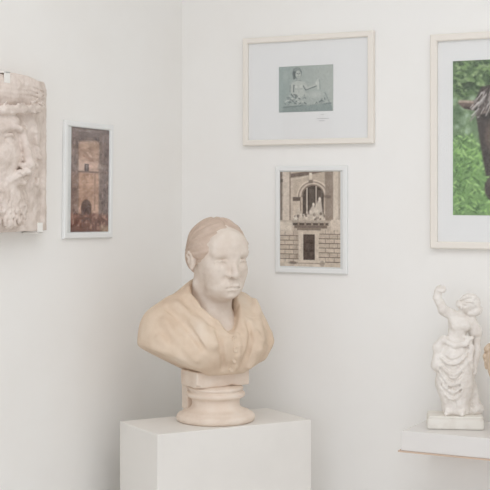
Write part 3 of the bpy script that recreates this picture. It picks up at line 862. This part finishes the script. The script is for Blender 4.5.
# ------------------------------------------------------------------ small tan head at the end of the shelf, mostly out of frame
tb = thing('plaster_head', 'small tan plaster head with curly hair, cut by the right edge behind the figurine', 'bust', (-1.115, 3.592, SZ1), rad(14))
tb.scale = (1.05, 1.05, 1.05)
K = Field((-.06, -.07, .085), (.06, .06, .262), .0017)
K.ell((0, .004, .205), (.040, .048, .042))
K.ell((0, -.014, .175), (.033, .032, .040), .016)
K.ell((0, -.026, .146), (.018, .014, .012), .014)
K.cone((0, .006, .170), (0, .008, .095), .025, .022, .015)
K.cone((0, -.043, .192), (0, -.056, .172), .004, .006, .006)
for s in (-1, 1):
    K.ell((s * .016, -.050, .191), (.010, .008, .006), .005, 'sub')
    K.ell((s * .016, -.038, .190), (.0075, .007, .0062), .001)
    K.cone((s * .006, -.045, .199), (s * .024, -.038, .198), .0045, .004, .006)
    K.ell((s * .038, .006, .184), (.006, .010, .014), .004)
K.chain([(-.012, -.041, .157), (0, -.048, .159), (.012, -.041, .157)], .0028, .004)
K.chain([(-.010, -.041, .152), (0, -.046, .1515), (.010, -.041, .152)], .003, .004)
K.obj('head', M_TAN, tb)
K = Field((-.065, -.07, .15), (.065, .07, .27), .0017)
r = np.random.default_rng(2)
for i in range(150):
    u, w_ = r.uniform(0, 2 * math.pi), r.uniform(-.35, 1)
    q = math.sqrt(1 - w_ * w_)
    p = np.array([.040 * q * math.cos(u), .006 + .047 * q * math.sin(u), .206 + .041 * w_])
    if p[1] < -.022 and p[2] < .226: continue
    K.ell(p, [r.uniform(.006, .010)] * 3, .003)
K.obj('hair', M_TAN, tb)
v, f = lathe([(.0001, .0006), (.026, .0006), (.028, .004), (.028, .010), (.026, .014), (.022, .018), (.018, .030), (.017, .055), (.018, .076), (.022, .082), (.024, .088), (.023, .096), (.0001, .097)], 64)
mesh_obj('socle', v, f, M_TAN, tb, True)

# ------------------------------------------------------------------ bearded face relief on the left wall
# local axes: x along the wall towards the corner, -y out of the wall, z up
rel = thing('face_relief', 'weathered plaster relief of a bearded man in a wreathed cap, on the left wall', 'relief', (WX + .002, 2.84, 1.508), rad(90))
Q = Field((-.19, -.135, -.01), (.185, .012, .435), .0023)
def slab(x, y, z):
    hgt = .024 + .036 * (1 - np.clip(x / .168, -1, 1) ** 2)
    top = .414 + .004 * np.sin(x * 37 + 1) - .03 * np.clip((x - .135) / .03, 0, 1) ** 2
    return np.maximum.reduce(np.broadcast_arrays((-y - hgt) * .9, y + 0, np.abs(x) - .166 - .004 * np.sin(z * 41), -(z - .004), z - top)).astype(np.float32)
Q.op(slab, (-.17, -.1, 0), (.17, 0, .42), 0, 'add')
# cap and wreath
Q.ell((-.03, -.026, .375), (.17, .046, .052), .02)
for q in range(3):
    Q.chain([(-.16, -.058, .360 + .014 * q), (-.06, -.078 + .002 * q, .364 + .012 * q), (.04, -.070, .366 + .012 * q), (.12, -.048, .362 + .010 * q)], .0018, .004, 'sub')
Q.chain([(-.17, -.055, .318), (-.10, -.086, .322), (-.03, -.092, .327), (.05, -.078, .333), (.09, -.056, .338), (.140, -.024, .341)], [.009, .0105, .0105, .010, .008, .006], .008)
r = np.random.default_rng(31)
for i in range(46):
    t = r.uniform(0, 1)
    x = -.165 + .26 * t
    y = -.060 - .038 * math.sin(math.pi * min(1, (t + .08) * .9))
    z = .318 + .025 * t + r.uniform(-.012, .012)
    a = r.uniform(-.5, .9)
    Q.cone((x, y, z), (x + .018 * math.cos(a), y + r.uniform(-.002, .004), z + .016 * math.sin(a)), .0036, .0015, .002)
for i in range(16):
    x = r.uniform(-.15, .13); z = r.uniform(.355, .40)
    Q.cone((x, -.071 + abs(x + .03) * .22, z), (x + r.uniform(-.03, .03), -.070 + abs(x + .03) * .22, z + r.uniform(-.012, .012)), .004, .003, .006)
# face, three-quarter to the corner
Q.ell((-.068, -.038, .205), (.078, .050, .115), .02)
Q.ell((-.062, -.050, .288), (.062, .036, .038), .02)
Q.ell((-.100, -.064, .192), (.028, .018, .032), .02); Q.ell((-.026, -.066, .200), (.020, .014, .024), .016)
Q.ell((.055, -.034, .285), (.035, .022, .050), .03); Q.ell((.055, -.036, .20), (.035, .018, .09), .03)
Q.chain([(-.118, -.068, .258), (-.095, -.080, .274), (-.066, -.086, .280), (-.036, -.088, .274), (-.016, -.085, .268)], [.006, .0075, .008, .008, .007], .007)
Q.chain([(-.012, -.083, .270), (.006, -.072, .277), (.022, -.056, .268)], [.007, .0065, .005], .008)
Q.cone((-.016, -.082, .266), (-.011, -.100, .188), .0095, .0125, .008)
Q.ell((-.010, -.102, .182), (.012, .011, .010), .005)
Q.ell((-.027, -.089, .179), (.009, .009, .008), .005); Q.ell((.004, -.086, .179), (.008, .009, .008), .005)
Q.ell((-.068, -.096, .251), (.034, .024, .017), .006, 'sub'); Q.ell((.008, -.088, .254), (.012, .014, .012), .006, 'sub')
Q.ell((-.066, -.066, .249), (.023, .0145, .0130), .002); Q.ell((.008, -.060, .252), (.013, .012, .011), .002)
Q.chain([(-.096, -.068, .246), (-.082, -.079, .257), (-.064, -.083, .260), (-.044, -.078, .250)], .0042, .002)
Q.chain([(-.094, -.067, .244), (-.070, -.078, .236), (-.046, -.077, .246)], .0034, .002)
Q.chain([(-.004, -.074, .254), (.008, -.073, .262), (.018, -.062, .254)], .0036, .002)
Q.chain([(-.034, -.098, .174), (-.052, -.088, .154), (-.080, -.074, .142)], .0032, .006, 'sub')
Q.chain([(-.014, -.096, .164), (-.042, -.091, .157), (-.074, -.078, .138)], [.008, .010, .006], .006)
Q.chain([(-.006, -.093, .164), (.008, -.080, .151), (.014, -.068, .134)], [.008, .008, .005], .006)
for q in range(5):
    Q.chain([(-.020 - .002 * q, -.104 + .001 * q, .168 - .004 * q), (-.046, -.099, .160 - .004 * q), (-.074, -.084, .142 - .004 * q)], .0012, .002, 'sub')
Q.cone((-.046, -.080, .146), (-.008, -.077, .147), .010, .010, .006)
Q.chain([(-.046, -.094, .146), (-.020, -.098, .147), (-.004, -.088, .145)], .0016, .004, 'sub')
Q.chain([(-.038, -.084, .136), (-.020, -.089, .134), (-.004, -.081, .136)], .006, .005)
# beard and side hair in curling locks
Q.ell((-.055, -.042, .088), (.085, .040, .074), .02)
for i in range(120):
    x = r.uniform(-.135, .030); z = r.uniform(.036, .145)
    if z > .12 and -.07 < x < .02: continue
    y = -.042 - .040 * math.sqrt(max(0, 1 - ((x + .055) / .09) ** 2 - ((z - .088) / .10) ** 2 * .6)) + .004
    a = r.uniform(-2.3, -1.0)
    Q.chain([(x, y, z), (x + .012 * math.cos(a), y - .002, z + .012 * math.sin(a)), (x + .018 * math.cos(a + .8), y + .002, z + .020 * math.sin(a + .3))], [.0052, .0048, .003], .003)
for i in range(60):
    s = i % 2
    x = r.uniform(.040, .085) if s else r.uniform(-.160, -.125)
    z = r.uniform(.13, .315)
    y = -.052 - r.uniform(0, .012)
    a = r.uniform(-2.4, -.8)
    Q.chain([(x, y, z), (x + .012 * math.cos(a), y - .002, z + .014 * math.sin(a)), (x + .02 * math.cos(a + .9), y + .002, z + .02 * math.sin(a + .5))], [.006, .0055, .003], .004)
Q.cone((.125, -.040, .03), (.135, -.034, .24), .008, .006, .012)
Q.wobble(.0006, .030, 6); Q.wobble(.0005, .011, 7)
Q.cut(lambda x, y, z: np.maximum(np.maximum(.003 - z, x - .166), y), .004)
Q.obj('carved_panel', M_RELIEF, rel)

def clip(label, u, z, up, screw):
    y = float(Q.front_y(u, z + (.012 if up else -.012)))
    c = thing('mounting_clip', label, 'clip', (WX + .002, 2.84 + u, 1.508 + z), rad(90), None)
    s = 1 if up else -1
    b = bmesh.new()
    lo, hi = sorted((-.005 * s, .024 * s))
    addbox(b, -.011, .011, y - .005, y - .0015, lo, hi, bevel=.0008)          # lip gripping the face
    lo, hi = sorted((-.006 * s, -.002 * s))
    addbox(b, -.011, .011, y - .005, .0, lo, hi, bevel=.0006)                  # arm along the edge
    lo, hi = sorted(((-.020 if screw else -.007) * s, -.002 * s))
    addbox(b, -.011, .011, -.003, 0.0005, lo, hi, bevel=.0006)                 # plate on the wall
    bm_obj('bracket', b, M_CLIP, c)
    if screw:
        v, f = lathe([(.0001, 0), (.004, 0), (.003, .002), (.0001, .0025)], 16)
        o = mesh_obj('screw', v, f, M_SCREW, c, True)
        o.location = (-.002, -.003, -.013 * s); o.rotation_euler = (rad(90), 0, 0)
    return c
clip('white clip gripping the bottom edge of the face relief', .100, .003, True, False)
clip('white clip with a dark screw on the top edge of the face relief', -.064, .418, False, True)

# ------------------------------------------------------------------ light: daylight through the window behind the camera
def area(name, loc, rot, sx, sy, power, col):
    l = bpy.data.lights.new(name, 'AREA')
    l.shape = 'RECTANGLE'; l.size = sx; l.size_y = sy; l.energy = power; l.color = col
    o = bpy.data.objects.new(name, l)
    o.location = loc; o.rotation_euler = rot
    return link(o)
area('window_daylight', ((wx0 + wx1) / 2, FY - .14, (wz0 + wz1) / 2), (rad(90), 0, 0), wx1 - wx0 - .1, wz1 - wz0 - .1, 70, (.90, .93, 1.02))
area('overhead_fill', (-.3, 1.3, HZ - .02), (0, 0, 0), 2.6, 2.6, 84, (.935, .945, .985))  # unseen fill lamp added under the ceiling to lift top faces and ambient

w = bpy.data.worlds.new('sky'); SC.world = w; w.use_nodes = True
w.node_tree.nodes['Background'].inputs['Color'].default_value = (.80, .88, 1.0, 1)
w.node_tree.nodes['Background'].inputs['Strength'].default_value = 1.0

# ------------------------------------------------------------------ camera
cam = bpy.data.cameras.new('camera')
cam.sensor_width = 36.0; cam.sensor_fit = 'HORIZONTAL'
cam.lens = 1335 / 490 * 36.0
cam.shift_x = 0.0; cam.shift_y = -50.0 / 490
co = link(bpy.data.objects.new('camera', cam))
co.location = (0, 0, 1.61); co.rotation_euler = (rad(90), 0, rad(28.1))
SC.camera = co
SC.cycles.max_bounces = 10; SC.cycles.diffuse_bounces = 8
vs = SC.view_settings
vs.view_transform = 'Standard'; vs.look = 'None'; vs.gamma = 1.0; vs.use_curve_mapping = False
vs.exposure = -1.05
